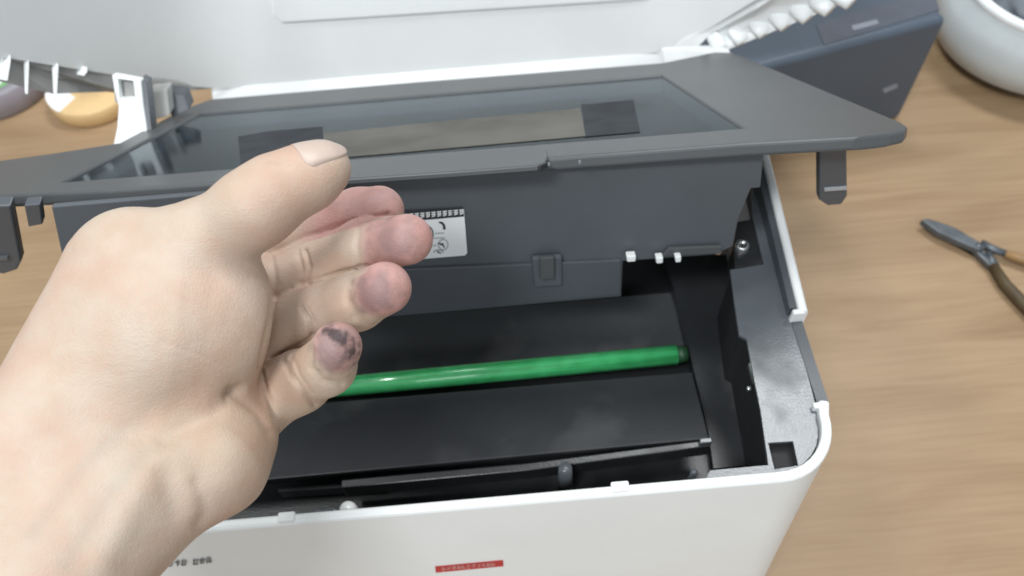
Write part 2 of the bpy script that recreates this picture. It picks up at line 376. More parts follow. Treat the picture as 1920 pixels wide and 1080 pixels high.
# ------------------------------------------------------------------ top cover, hinged at the rear and tipped up
T = radians(33)
NC = Vector((0, sin(T), cos(T)))
P0 = at(1700, 238, 0.350)
def cv(u, v): return onpl(u, v, P0, NC)
co = [(-120, 372), (200, 356), (560, 331), (1000, 298), (1400, 268), (1600, 257), (1670, 249), (1696, 243), (1702, 236), (1690, 228), (1540, 166), (1400, 108), (1362, 93), (1240, 118), (800, 152), (395, 186), (345, 203), (222, 268), (100, 287), (-130, 318)]
hl = [(117, 341), (375, 213), (1240, 141), (1394, 240)]
frame = prism('top_cover', [[cv(*p) for p in co], [cv(*p) for p in hl]], NC*-0.0062, 'frame', printer, bevel=0.0016, seg=3)
# scanner bed under a sheet of glass
def sheet(name, quad, thick, mat, parent, **kw):
    q = [Vector(p) for p in quad]; n = (q[1]-q[0]).cross(q[2]-q[0]).normalized()
    return prism(name, [q], n*thick, mat, parent, **kw)
def cvo(u, v, h): return onpl(u, v, P0 + NC*h, NC)
M['bed'] = plain('bed_plastic', (0.022, 0.022, 0.023), 0.5, 0.4, mottle=0.1)
def glass_mat():
    m, N, L, b = nt('scanner_glass'); N.remove(b)
    out = N['Material Output']; mx = N.new('ShaderNodeMixShader'); tr = N.new('ShaderNodeBsdfTransparent'); gl_ = N.new('ShaderNodeBsdfGlossy')
    tr.inputs[0].default_value = (0.80, 0.84, 0.84, 1); gl_.inputs['Roughness'].default_value = 0.03
    tc = N.new('ShaderNodeTexCoord'); ns = N.new('ShaderNodeTexNoise'); ns.inputs['Scale'].default_value = 16; ns.inputs['Detail'].default_value = 6
    L.new(tc.outputs['Object'], ns.inputs['Vector'])
    mr = N.new('ShaderNodeMapRange'); L.new(ns.outputs['Fac'], mr.inputs[0]); mr.inputs[3].default_value = 0.02; mr.inputs[4].default_value = 0.16
    L.new(mr.outputs[0], gl_.inputs['Roughness']); gl_.inputs[0].default_value = (0.88, 0.95, 1.0, 1)
    fr_ = N.new('ShaderNodeFresnel'); fr_.inputs[0].default_value = 1.15
    L.new(fr_.outputs[0], mx.inputs[0]); L.new(tr.outputs[0], mx.inputs[1]); L.new(gl_.outputs[0], mx.inputs[2]); L.new(mx.outputs[0], out.inputs[0])
    return m
M['glass'] = glass_mat()
gin = [(112, 343), (373, 211), (1243, 139), (1400, 241)]
prism('scanner_glass', [[cvo(*p, -0.0012) for p in gin]], -NC*0.002, 'glass', frame)
bw = [cvo(*p, -0.0066) for p in gin]
prism('scanner_bed', [[p - NC*0.022 for p in bw]], -NC*0.002, 'bed', frame)
for k in range(4):
    a, b_ = bw[k], bw[(k+1) % 4]; sheet('bed_wall', [a, b_, b_-NC*0.022, a-NC*0.022], 0.0015, 'bed', frame)
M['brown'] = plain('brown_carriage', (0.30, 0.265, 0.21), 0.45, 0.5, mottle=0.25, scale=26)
MATT = plain('matt_dark_reflection', (0.052, 0.056, 0.062), 0.9, 0.05, mottle=0.15)
M['brown'] = plain('grey_brown_reflection', (0.112, 0.108, 0.096), 0.6, 0.15, mottle=0.25, scale=26)
def bo(u, v): return cvo(u, v, -0.0007)
prism('grey_reflection', [[bo(606, 250), bo(850, 225), bo(1088, 203), bo(1098, 254), bo(850, 276), bo(612, 297)]], -NC*0.0004, 'brown', frame)  # grey reflection in the glass, put in as a coloured sheet
prism('dark_reflection', [[bo(446, 256), bo(500, 246), bo(604, 237), bo(606, 298), bo(452, 311)]], -NC*0.0004, MATT, frame)  # dark reflections in the glass, laid on as matt sheets
prism('dark_reflection', [[bo(1090, 196), bo(1188, 187), bo(1200, 246), bo(1098, 255)]], -NC*0.0004, MATT, frame)
# grip plate on the front rim with its seam
prism('grip_plate', [[cvo(*p, 0.0012) for p in ((520, 344), (840, 322), (1010, 309), (1022, 304), (1027, 292), (1024, 280), (1014, 275), (900, 283), (700, 299), (520, 313))]], -NC*0.0030, 'frame', frame, bevel=0.0008)
prism('grip_seam', [[cvo(*p, 0.0005) for p in ((520, 347), (840, 325), (1010, 312), (1026, 306), (1024, 303), (1010, 309), (840, 322), (520, 344))]], -NC*0.002, 'dark', frame)
for u, v in ((1029, 306), (1087, 302)):
    lathe('screw_pin', cvo(u, v, 0.0002), [(0, 0.0005), (0.0006, 0.0003), (0.0008, -0.001)], 'ledge', frame, n=12, axis=NC)
# underside panel of the cover hanging down towards the drum, tipped back at the foot
fl, fr = cv(98, 366) - NC*0.0062, cv(1433, 270) - NC*0.0062
fl, fr = fl + Vector((0, 0.012, 0)), fr + Vector((0, 0.012, 0))
PN = Vector((0, -cos(radians(20)), -sin(radians(20)))) if False else Vector((0, -cos(radians(12)), sin(radians(12))))
def pv(u, v, off=0.0): return onpl(u, v, fr + PN*off, PN)
prism('under_panel', [[pv(96, 388), pv(1000, 314), pv(1433, 281), pv(1426, 352), pv(1408, 354), pv(1384, 412), pv(1374, 462), pv(1340, 478), pv(1168, 490), pv(1165, 556), pv(760, 592), pv(180, 640), pv(125, 520)]], -PN*0.003, 'panel', frame, bevel=0.0006)
prism('panel_step', [[pv(300, 545, .002), pv(770, 505, .002), pv(1165, 488, .002), pv(1164, 553, .002), pv(762, 590, .002), pv(300, 630, .002)]], -PN*0.0025, 'slate', frame, bevel=0.0006)
latch = prism('panel_latch', [[pv(997, 484, .004), pv(1054, 480, .004), pv(1055, 537, .004), pv(1002, 541, .004)]], -PN*0.003, 'panel', frame, bevel=0.0012)
prism('latch_tongue', [[pv(1012, 484, .0065), pv(1040, 482, .0065), pv(1040, 524, .0065), pv(1014, 526, .0065)]], -PN*0.0026, 'frame', latch, bevel=0.0008)
for u, v, s in ((1184, 486, 9), (1237, 489, 7), (1272, 487, 6)):
    prism('guide_pin', [[pv(u-s, v-5, .006), pv(u+s, v-6, .006), pv(u+s-1, v+5, .006), pv(u-s+1, v+6, .006)]], -PN*0.004, 'white', frame, bevel=0.0006)
prism('panel_rib', [[pv(1255, 466, .003), pv(1355, 462, .003), pv(1350, 476, .003), pv(1240, 482, .003)]], -PN*0.002, 'frame', frame, bevel=0.0006)
# warning label with pictograms
LW = plain('label_paper', (0.84, 0.85, 0.86), 0.45, 0.3, mottle=0.01)
LK = plain('label_ink', (0.035, 0.036, 0.042), 0.5, 0.3)
LG = plain('label_grey_ink', (0.42, 0.46, 0.45), 0.5, 0.3)
label = prism('warning_label', [[pv(700, 405, .0008), pv(864, 391, .0008), pv(870, 394, .0008), pv(876, 474, .0008), pv(872, 479, .0008), pv(700, 493, .0008)]], -PN*0.0005, LW, frame)
prism('label_heading', [[pv(700, 399, .0011), pv(868, 390, .0011), pv(870, 406, .0011), pv(700, 421, .0011)]], -PN*0.0005, LK, label)
def strokes(name, polys, off, wpx, mat, parent, fn, nrm):
    V, Fc = [], []
    for pl in polys:
        for (a, b_) in zip(pl[:-1], pl[1:]):
            d = Vector((b_[0]-a[0], b_[1]-a[1])); n = Vector((-d.y, d.x)).normalized()*wpx/2; d = d.normalized()*wpx*0.3
            k = len(V)
            V += [fn(a[0]-d.x+n.x, a[1]-d.y+n.y, off), fn(b_[0]+d.x+n.x, b_[1]+d.y+n.y, off), fn(b_[0]+d.x-n.x, b_[1]+d.y-n.y, off), fn(a[0]-d.x-n.x, a[1]-d.y-n.y, off)]
            Fc.append((k, k+1, k+2, k+3))
    o = link(name, V, Fc, mat, parent); return o
gl = []
x = 704
while x < 864:                                     # small dense characters in the heading
    y = 411 - (x-704)*0.082
    gl += [[(x, y-4), (x+7, y-5)], [(x+3, y-5), (x+3, y+4)], [(x, y), (x+7, y-1)], [(x+1, y+4), (x+7, y+2)]]
    if random.random() < .6: gl += [[(x+6, y-4), (x+6, y+3)]]
    x += 10.5
strokes('label_lettering', gl, 0.0014, 1.7, LW, label, pv, PN)
def arc(cx, cy, rx, ry, a0, a1, n=14): return [(cx+rx*cos(radians(a0+(a1-a0)*i/n)), cy+ry*sin(radians(a0+(a1-a0)*i/n))) for i in range(n+1)]
strokes('label_figure', [arc(826, 428, 8, 11, -110, 10), arc(825, 428, 7, 10, -90, 10), [(822, 456), (830, 459), (833, 464)], [(826, 459), (831, 457)], [(820, 472), (826, 475)], arc(800, 440, 12, 16, 0, 360)], 0.0012, 2.2, LK, label, pv, PN)
strokes('label_figure', [arc(831, 459, 9, 10, 0, 360), [(816, 438), (832, 437)], [(814, 447), (833, 446)], arc(822, 474, 9, 5, 180, 360), [(806, 462), (818, 460)]], 0.0011, 1.8, LG, label, pv, PN)
# catches hanging from the two ends of the cover
def catch(pts, mouth):
    hk = prism('catch', [[Vector(p) for p in pts]], Vector((0, 0.008, -0.002)), 'slate', frame, bevel=0.0009)
    return hk
CN = Vector((0, -1, 0))
cp0 = cv(1560, 262) - NC*0.0062 + Vector((0, 0.012, 0))
def ch(u, v, off=0.0): return onpl(u, v, cp0 + CN*off, CN)
hk = prism('catch', [[ch(1536, 272), ch(1588, 268), ch(1589, 368), ch(1578, 384), ch(1552, 386), ch(1536, 376)]], -CN*0.006, 'slate', frame, bevel=0.0009)
prism('catch_edge', [[ch(1546, 355, .0012), ch(1588, 352, .0012), ch(1588, 356, .0012), ch(1546, 359, .0012)]], -CN*0.002, plain('pale_edge', (0.4, 0.41, 0.42), 0.4), hk)  # paler strip across the catch
hk = prism('catch', [[ch(-35, 388), ch(20, 386), ch(40, 490), ch(32, 506), ch(8, 514), ch(-30, 512)]], -CN*0.006, 'slate', frame, bevel=0.0009)
prism('catch_edge', [[ch(-30, 486, .0012), ch(14, 482, .0012), ch(14, 488, .0012), ch(-30, 492, .0012)]], -CN*0.002, 'ledge', hk)
prism('stop_nub', [[ch(45, 386), ch(75, 383), ch(80, 421), ch(53, 426)]], -CN*0.005, 'slate', frame, bevel=0.0006)

# ------------------------------------------------------------------ scanner unit raised behind (seen from below)
lid = None
DH = proj(cv(820, 128))[2] + 0.004; LK_ = DH/0.535
A, B = at(392, 168, DH), at(1256, 98, DH)                   # lower edge of the back face
LU = Vector((-0.03, 0.30, 0.95)).normalized()
LUn = (B-A).normalized().cross(LU).normalized()
if LUn.y > 0: LUn = -LUn
A2, B2 = A + LU*0.20 + Vector((0.055, 0, 0)), B + LU*0.20
M['lid2'] = M['lidwhite']
R1 = at(1441, -15, LK_*(0.455)); L1 = at(-10, 104, LK_*(0.395))
LX = A + (L1-A)*1.7; RX = B + (R1-B)*2.0
def fil(p, c, q, n=9): return [p*(1-t)**2 + c*2*t*(1-t) + q*t*t for t in [k/(n-1) for k in range(n)]]
bot = [LX] + fil(A.lerp(LX, .16), A, A.lerp(B, .10)) + fil(B.lerp(A, .10), B, B.lerp(RX, .16)) + [RX]
SH = Vector((0.055, 0, 0))
V, Fc = [], []
for k, p in enumerate(bot):
    f_ = 1.0 if k < 10 else 0.0
    V += [p + (LU*0.2 + SH*f_)*(m/4) for m in range(5)]
for k in range(len(bot)-1):
    for m in range(4): Fc.append((k*5+m, (k+1)*5+m, (k+1)*5+m+1, k*5+m+1))
lid = link('scanner_unit', V, Fc, 'lidwhite', printer, smooth=True)
sm = lid.modifiers.new('thick', 'SOLIDIFY'); sm.thickness = 0.003; sm.offset = 0
es = lid.modifiers.new('split', 'EDGE_SPLIT'); es.split_angle = radians(40)
wr = wlft = lid
def lidp(u, v, off=0.0): return onpl(u, v, A + LUn*off, LUn)
prism('lid_inner_panel', [[lidp(528, 44, .0045), lidp(1262, -3, .0045), lidp(1272, -20, .0045), lidp(1270, -200, .0045), lidp(500, -200, .0045), lidp(512, 30, .0045)]], -LUn*0.0045, 'lidwhite', lid, bevel=0.0016, seg=3)
# lip along the hinge
prism('hinge_lip', [[at(395, 167, DH-.003), at(1256, 97, DH-.003), at(1262, 130, DH-.003), at(400, 200, DH-.003)]], Vector((0, 0.006, -0.002)), 'lidwhite', lid, bevel=0.0012)
prism('hinge_block', [[at(1240, 96, LK_*(.52)), at(1345, 93, LK_*(.50)), at(1372, 100, LK_*(.49)), at(1364, 112, LK_*(.49)), at(1245, 122, LK_*(.52))]], Vector((0, 0.006, 0.000)), 'lidwhite', lid, bevel=0.0015)
# ribbed flange outside the right wing
wedge = prism('wing_edge', [[at(1252, 92, LK_*(.528)), at(1300, 66, LK_*(.51)), at(1416, 0, LK_*(.468)), at(1440, -12, LK_*(.46)), at(1458, -8, LK_*(.46)), at(1420, 16, LK_*(.468)), at(1335, 62, LK_*(.50)), at(1310, 88, LK_*(.51))]], Vector((0, 0.004, 0.002)), 'lidwhite', wr, bevel=0.0008)
prism('flange_web', [[at(1325, 66, LK_*(.506)), at(1460, -10, LK_*(.464)), at(1640, -22, LK_*(.449)), at(1366, 92, LK_*(.502))]], Vector((0, 0.003, 0.001)), 'lidwhite', wr)
prism('flange_lip', [[at(1356, 90, LK_*(.501)), at(1362, 95, LK_*(.501)), at(1660, -24, LK_*(.447)), at(1650, -28, LK_*(.447))]], Vector((0, 0.004, 0.002)), 'lidwhite', wr, bevel=0.0006)
for i in range(7):
    t = i/6
    a = at(1336+t*230, 64-t*84, LK_*(.503-t*.044)); b_ = at(1354+t*246, 94-t*92, LK_*(.501-t*.046))
    rr = 0.0062+0.0020*t
    V, Fc = tube_vf([a, a.lerp(b_, .12), a.lerp(b_, .6), b_], [rr*0.7, rr*0.95, rr, rr*.95], 18, True, 0.6, up=(0, -0.5, 0.85))
    link('rib', V, Fc, 'lidwhite', wr, smooth=True)
d2 = (L1-A).normalized()
M['greyweb'] = plain('grey_rib_web', (0.36, 0.36, 0.35), 0.55, 0.4)
prism('flange_web', [[at(395, 166, LK_*(.53)), at(-12, 104, LK_*(.397)), at(-12, 150, LK_*(.40)), at(100, 176, LK_*(.43)), at(200, 172, LK_*(.465)), at(260, 180, LK_*(.48))]], Vector((0, 0.003, 0.001)), 'greyweb', wlft)
for (u, v, dd, l, wd) in ((8, 112, .40, 40, 24), (50, 122, .41, 56, 9), (104, 128, .425, 50, 11), (150, 132, .44, 12, 30)):
    prism('rib', [[at(u-wd*.6, v, LK_*(dd)), at(u+wd*.5, v+3, LK_*(dd)), at(u+wd*.25, v+l, LK_*(dd)), at(u-wd*.4, v+l-3, LK_*(dd))]], Vector((0, 0.004, 0.002)), 'lidwhite', wlft, bevel=0.0008)

# support arm at the left and bits behind it
AD = 0.49
arm = prism('support_arm', [[at(u, v, AD) for u, v in ((209, 140), (263, 150), (268, 200), (275, 245), (262, 300), (200, 330), (219, 240), (222, 200), (214, 170))],
                           [at(u, v, AD) for u, v in ((221, 148), (249, 152), (253, 184), (224, 187))]], Vector((0, 0.006, -0.003)), 'white', printer, bevel=0.0008)
prism('arm_slot_back', [[at(u, v, AD+.006) for u, v in ((212, 146), (260, 150), (262, 190), (216, 192))]], Vector((0, 0.003, -0.001)), 'greyweb', arm)
prism('arm_flange', [[at(u, v, AD+.002) for u, v in ((262, 150), (274, 156), (284, 246), (276, 252))]], Vector((0, 0.01, -0.004)), 'ledge', arm)
prism('hinge_cover', [[at(u, v, AD+.02) for u, v in ((276, 172), (312, 168), (318, 218), (284, 226))]], Vector((0, 0.012, -0.004)), 'greyweb', printer, bevel=0.0012)
prism('hinge_cover', [[at(u, v, AD+.03) for u, v in ((308, 172), (345, 176), (356, 205), (322, 224))]], Vector((0, 0.012, -0.004)), 'slate', printer, bevel=0.0012)

# ------------------------------------------------------------------ print on the front
FNv = Vector((0, -cos(math.atan2(.03, H)), sin(math.atan2(.03, H))))
FP = Vector((0, 0, H))
def fv(u, v, off=0.0): return onpl(u, v, FP + FNv*(0.0004+off), FNv)
RED = plain('red_print', (0.50, 0.045, 0.045), 0.5, 0.3, mottle=0.15, scale=300)
PINK = plain('pale_red_print', (0.66, 0.30, 0.28), 0.5, 0.3)
GREYP = plain('grey_print', (0.33, 0.34, 0.35), 0.5, 0.3, mottle=0.2, scale=900)
rl = prism('red_label', [[fv(816, 1063), fv(943, 1051), fv(944, 1062), fv(817, 1074)]], -FNv*0.0003, RED, shell)
def glyph(x, y, w_, h_):
    out = []
    for k in range(random.randint(3, 5)):
        if random.random() < .5:
            yy = y + random.uniform(-h_, h_)/2; a = random.uniform(0, .35)*w_; out.append([(x+a, yy+.3), (x+w_*random.uniform(.6, 1), yy-.4)])
        else:
            xx = x + random.uniform(.1, .9)*w_; out.append([(xx, y-h_/2*random.uniform(.5, 1)), (xx+random.uniform(-2, 2), y+h_/2*random.uniform(.4, 1))])
    return out
gl = []; x = 829
while x < 930:
    gl += glyph(x, 1068 - (x-816)*0.0945, 7.5, 8); x += 9.2
strokes('red_label_lettering', gl, 0.0003, 1.5, PINK, rl, fv, FNv)
gl = []
for x0, x1 in ((314, 342), (361, 396)):
    x = x0
    while x < x1:
        gl += glyph(x, 1057 - (x-316)*0.07, 11, 11) + glyph(x, 1057 - (x-316)*0.07, 11, 9); x += 12.5
strokes('front_lettering', gl, 0.0003, 2.0, GREYP, shell, fv, FNv)

# ------------------------------------------------------------------ things lying on the table
# pliers
pl = empty('pliers', onz(1850, 470, 0)); tag(pl, 'needle-nose pliers with grey steel jaws and brown handles right of the printer', 'pliers')
def tz(u, v, z): return onz(u, v, z)
def outline(name, px, z, th, mat, parent, **kw): return prism(name, [[tz(u, v, z) for u, v in px]], (0, 0, -th), mat, parent, **kw)
outline('jaw', [(1727, 411), (1742, 409), (1790, 425), (1834, 451), (1850, 463), (1838, 469), (1818, 461), (1760, 435)], 0.011, 0.007, 'dullsteel', pl, bevel=0.0015)
outline('jaw', [(1730, 414), (1760, 433), (1822, 463), (1850, 492), (1872, 508), (1866, 490), (1846, 470), (1800, 448)], 0.008, 0.006, 'dullsteel', pl, bevel=0.0012)
pp = tz(1836, 460, 0.0112); lathe('pivot', pp, [(0, 0.0008), (0.002, 0.0008), (0.0028, 0), (0.0028, -0.004)], 'dullsteel', pl, n=20)
M['brownrub'] = plain('brown_rubber', (0.08, 0.055, 0.026), 0.55, 0.4, mottle=0.2)
M['amber'] = plain('amber_rubber', (0.30, 0.18, 0.08), 0.5, 0.4, mottle=0.2)
tube('handle_shank', [tz(1838, 456, .007), tz(1862, 468, .007), tz(1886, 476, .007)], [0.0036, 0.0034, 0.003], 'dullsteel', pl)
tube('handle_grip', [tz(1884, 476, .007), tz(1920, 487, .007), tz(1985, 512, .007)], [0.0034, 0.0042, 0.0042], 'amber', pl)
tube('handle_shank', [tz(1850, 476, .006), tz(1866, 500, .006)], [0.0036, 0.0034], 'dullsteel', pl)
tube('handle_grip', [tz(1862, 498, .006), tz(1885, 534, .006), tz(1915, 566, .006), tz(1965, 618, .006)], [0.0038, 0.0046, 0.005, 0.0046], 'brownrub', pl)

# dark device behind the cover on the right
dev = empty('dark_device', onz(1640, 150, 0))
tag(dev, 'large dark slate plastic box behind the right corner of the printer cover', 'device')
b0 = onz(1688, 222, 0.0)                                   # near right bottom corner
ed = (onz(1785, 26, 0.10) - onz(1540, 90, 0.10)).normalized()   # direction of the long top edge
bk = Vector((-ed.y, ed.x, 0))
best = None
for zz in np.linspace(0.05, 0.3, 251):
    u, v, _ = proj(b0 + Vector((0, 0, zz)))
    if best is None or abs(v-34) < best[0]: best = (abs(v-34), zz)
HT = best[1]
M['dev'] = plain('device_plastic', (0.078, 0.102, 0.135), 0.42, 0.5, mottle=0.08, scale=10)
base = [b0, b0-ed*0.23, b0-ed*0.23+bk*0.16, b0+bk*0.16]
dbody = prism('housing', [[p + Vector((0, 0, HT)) for p in base]], (0, 0, -HT), 'dev', dev, bevel=0.006, seg=4)
def dtop(u, v, off=0.0): return onz(u, v, HT+0.0006+off)
prism('top_panel', [[dtop(1545, 84), dtop(1530, 45), dtop(1640, 10), dtop(1752, -14), dtop(1762, 18)]], (0, 0, -0.0012), plain('device_top_plastic', (0.10, 0.11, 0.135), 0.35, 0.5), dbody)
PALE = plain('pale_patch_plastic', (0.26, 0.28, 0.33), 0.4)  # pale grey patches on the top and front of the housing
prism('pale_patch', [[dtop(1596, 48, .0006), dtop(1644, 36, .0006), dtop(1648, 44, .0006), dtop(1600, 57, .0006)]], (0, 0, -0.0009), PALE, dbody)
fn = Vector((ed.y, -ed.x, 0))
def dfr(u, v): return onpl(u, v, b0 + fn*0.0006, fn)
prism('pale_patch', [[dfr(1655, 168), dfr(1682, 157), dfr(1684, 164), dfr(1658, 175)]], -fn*0.0008, PALE, dbody)

# white bowl at the top right
bc = onz(1916, 92, 0.0)
bowl = empty('pot', bc); tag(bowl, 'white round pot at the right edge beside the dark box', 'pot')
M['china'] = plain('white_china', (0.60, 0.65, 0.67), 0.4, 0.5, mottle=0.03)
lathe('pot_wall', bc, [(0.0, 0.004), (0.05, 0.004), (0.078, 0.018), (0.09, 0.04), (0.086, 0.06), (0.078, 0.073), (0.0775, 0.076), (0.081, 0.0775), (0.0835, 0.075), (0.084, 0.073), (0.0925, 0.06), (0.0965, 0.04), (0.088, 0.016), (0.064, 0.0), (0, 0.0)], 'china', bowl, n=64)
lathe('pot_rim', bc, [(0.0765, 0.0785), (0.080, 0.0805), (0.0845, 0.0785), (0.0855, 0.0745), (0.0835, 0.0715)], plain('rim_glaze', (0.84, 0.87, 0.88), 0.25), bowl, n=64)

# grey cloth bundled in the pot
bm = bmesh.new(); bmesh.ops.create_icosphere(bm, subdivisions=4, radius=0.06)
for v_ in bm.verts:
    n_ = noise.fractal(v_.co*38, 1.0, 2.0, 4); v_.co *= 1 + 0.22*n_; v_.co.z *= 0.62
V = [bc + Vector((0, 0, 0.052)) + v_.co for v_ in bm.verts]; Fc = [tuple(q.index for q in f.verts) for f in bm.faces]; bm.free()
cloth = link('cloth', V, Fc, plain('grey_cloth', (0.20, 0.22, 0.25), 0.8, 0.2, mottle=0.3, scale=30), smooth=True)
tag(cloth, 'grey crumpled cloth bundled inside the white pot', 'cloth')

# round cream tin and a roll at the left
tc_ = onz(186, 182, 0.0)
tin = empty('cream_roll', tc_); tag(tin, 'cream yellow round roll with a white paper patch, on the table behind the printer', 'tape roll')
M['cream'] = plain('cream_tape', (0.72, 0.50, 0.25), 0.5, 0.4, mottle=0.05)
lathe('roll_body', tc_, [(0.012, 0.0), (0.043, 0.0), (0.045, 0.002), (0.045, 0.016), (0.043, 0.018), (0.012, 0.018), (0.011, 0.016), (0.011, 0.0)], 'cream', tin, n=64)
def tp(a, r, z): return tc_ + Vector((r*cos(radians(a)), r*sin(radians(a)), z))
prism('paper_patch', [[tp(a, .0445, .0186) for a in range(192, 246, 6)] + [tp(a, .022, .0186) for a in range(240, 186, -6)]], (0, 0, -0.0008), LW, tin)
dc = onz(4, 160, 0.0)
disc = empty('ringed_roll', dc); tag(disc, 'grey round roll with a green ring and white centre at the left edge', 'tape roll')
M['mauve'] = plain('mauve_grey', (0.30, 0.28, 0.32), 0.5, mottle=0.08)
lathe('outer_winding', dc, [(0.0452, 0.0), (0.054, 0.0), (0.056, 0.002), (0.056, 0.026), (0.054, 0.028), (0.0452, 0.028), (0.0452, 0.0)], 'mauve', disc, n=64)
lathe('green_ring', dc, [(0.0402, 0.001), (0.0402, 0.0285), (0.045, 0.0285), (0.045, 0.001)], plain('green_ring', (0.20, 0.46, 0.17), 0.45), disc, n=64)
lathe('white_centre', dc, [(0.012, 0.001), (0.012, 0.0275), (0.040, 0.0275), (0.040, 0.001)], 'white', disc, n=64)

# ------------------------------------------------------------------ the hand: one continuous surface from a field of tapered limbs
def cs(u, v, d): return np.array([(u-960)/F*d, -(v-540)/F*d, d])
GS = 0.0007
blo = np.array([-0.215, -0.135, 0.175]); bhi = np.array([-0.022, 0.055, 0.325])
nx, ny, nz = [int(math.ceil(q)) for q in (bhi-blo)/GS]
gx = (blo[0]+GS*np.arange(nx)).astype(np.float32); gy = (blo[1]+GS*np.arange(ny)).astype(np.float32); gz = (blo[2]+GS*np.arange(nz)).astype(np.float32)
BIG = 0.05
def field(): return np.full((nx, ny, nz), BIG, np.float32)
def sminv(a, b, k):
    h = np.clip(0.5 + 0.5*(b-a)/k, 0, 1); return b*(1-h) + a*h - k*h*(1-h)
def slc(lo, hi):
    i0 = np.maximum(0, np.floor((lo-blo)/GS).astype(int)); i1 = np.minimum([nx, ny, nz], np.ceil((hi-blo)/GS).astype(int)+1)
    return tuple(slice(a, max(a, b)) for a, b in zip(i0, i1))
def cone(D, p, q, k):
    """tapered capsule between (u,v,d,rpx) end points"""
    a, b = cs(*p[:3]), cs(*q[:3]); ra, rb_ = p[3]*p[2]/F, q[3]*q[2]/F
    fa = p[4] if len(p) > 4 else 1.0
    mg = max(ra, rb_)+0.014
    s = slc(np.minimum(a, b)-mg, np.maximum(a, b)+mg)
    X = gx[s[0]][:, None, None]; Y = gy[s[1]][None, :, None]; Z = gz[s[2]][None, None, :]
    ab = b-a; L2 = float(ab@ab)+1e-12
    t = np.clip(((X-a[0])*ab[0] + (Y-a[1])*ab[1] + (Z-a[2])*ab[2])/L2, 0, 1)
    dd = np.sqrt((X-a[0]-t*ab[0])**2 + (Y-a[1]-t*ab[1])**2 + ((Z-a[2]-t*ab[2])/fa)**2) - (ra + t*(rb_-ra))
    D[s] = sminv(D[s], dd.astype(np.float32), k)
def chain(D, pts, k):
    for p, q in zip(pts[:-1], pts[1:]): cone(D, p, q, k)
#HAND_BEGIN
A_ = field(); B_ = field(); F_ = field()
# forearm, wrist, palm
chain(A_, [(-330, 1300, .215, 150), (-110, 1060, .222, 146), (100, 830, .238, 134)], .012)
chain(A_, [(-170, 1420, .205, 150), (60, 1130, .218, 148), (215, 935, .236, 140)], .012)
chain(A_, [(100, 830, .240, 134), (230, 640, .262, 110)], .012)
chain(A_, [(215, 935, .240, 138), (300, 860, .250, 115)], .012)
chain(A_, [(230, 640, .272, 100), (470, 500, .292, 62)], .010)
chain(A_, [(250, 720, .268, 100), (470, 575, .288, 62)], .010)
chain(A_, [(270, 790, .262, 95), (465, 665, .280, 60)], .010)
chain(A_, [(290, 850, .254, 90), (462, 765, .268, 58)], .010)
chain(A_, [(330, 900, .240, 88), (400, 862, .246, 92), (440, 820, .254, 70)], .010)
# thenar and thumb
chain(B_, [(165, 800, .246, 100, .75), (225, 668, .243, 126, .72), (318, 606, .243, 132, .72), (374, 610, .247, 100, .8)], .014)
chain(B_, [(225, 668, .243, 118, .72), (252, 500, .247, 84, .85)], .014)
chain(B_, [(172, 668, .248, 112, .75), (226, 512, .250, 100, .8)], .012)
chain(B_, [(330, 600, .245, 110, .8), (384, 652, .251, 96, .8)], .014)
chain(B_, [(318, 606, .243, 118, .72), (412, 538, .249, 80, .85)], .014)
chain(B_, [(252, 474, .249, 72), (365, 462, .245, 74), (480, 389, .239, 68), (524, 356, .239, 62)], .007)
chain(B_, [(524, 354, .239, 62), (580, 331, .241, 57), (609, 314, .243, 48)], .005)
# fingers
FING = {
 'index': [(450, 500, .292, 58), (600, 428, .292, 50), (672, 403, .287, 48), (712, 394, .282, 46)],
 'middle': [(455, 555, .287, 62), (590, 502, .285, 53), (685, 462, .274, 51), (764, 449, .264, 48)],
 'ring': [(455, 652, .280, 64), (580, 593, .279, 57), (668, 565, .266, 53), (722, 540, .254, 50)],
 'pinky': [(455, 772, .270, 64), (560, 716, .267, 57), (612, 688, .255, 52), (632, 650, .244, 47)],
}
for nme, pts in FING.items():
    D = field()
    chain(D, pts, .0035)
    F_ = sminv(F_, D, .0005)
AF = sminv(A_, F_, .006); AB = sminv(A_, B_, .012)
D = sminv(AF, AB, .0012)
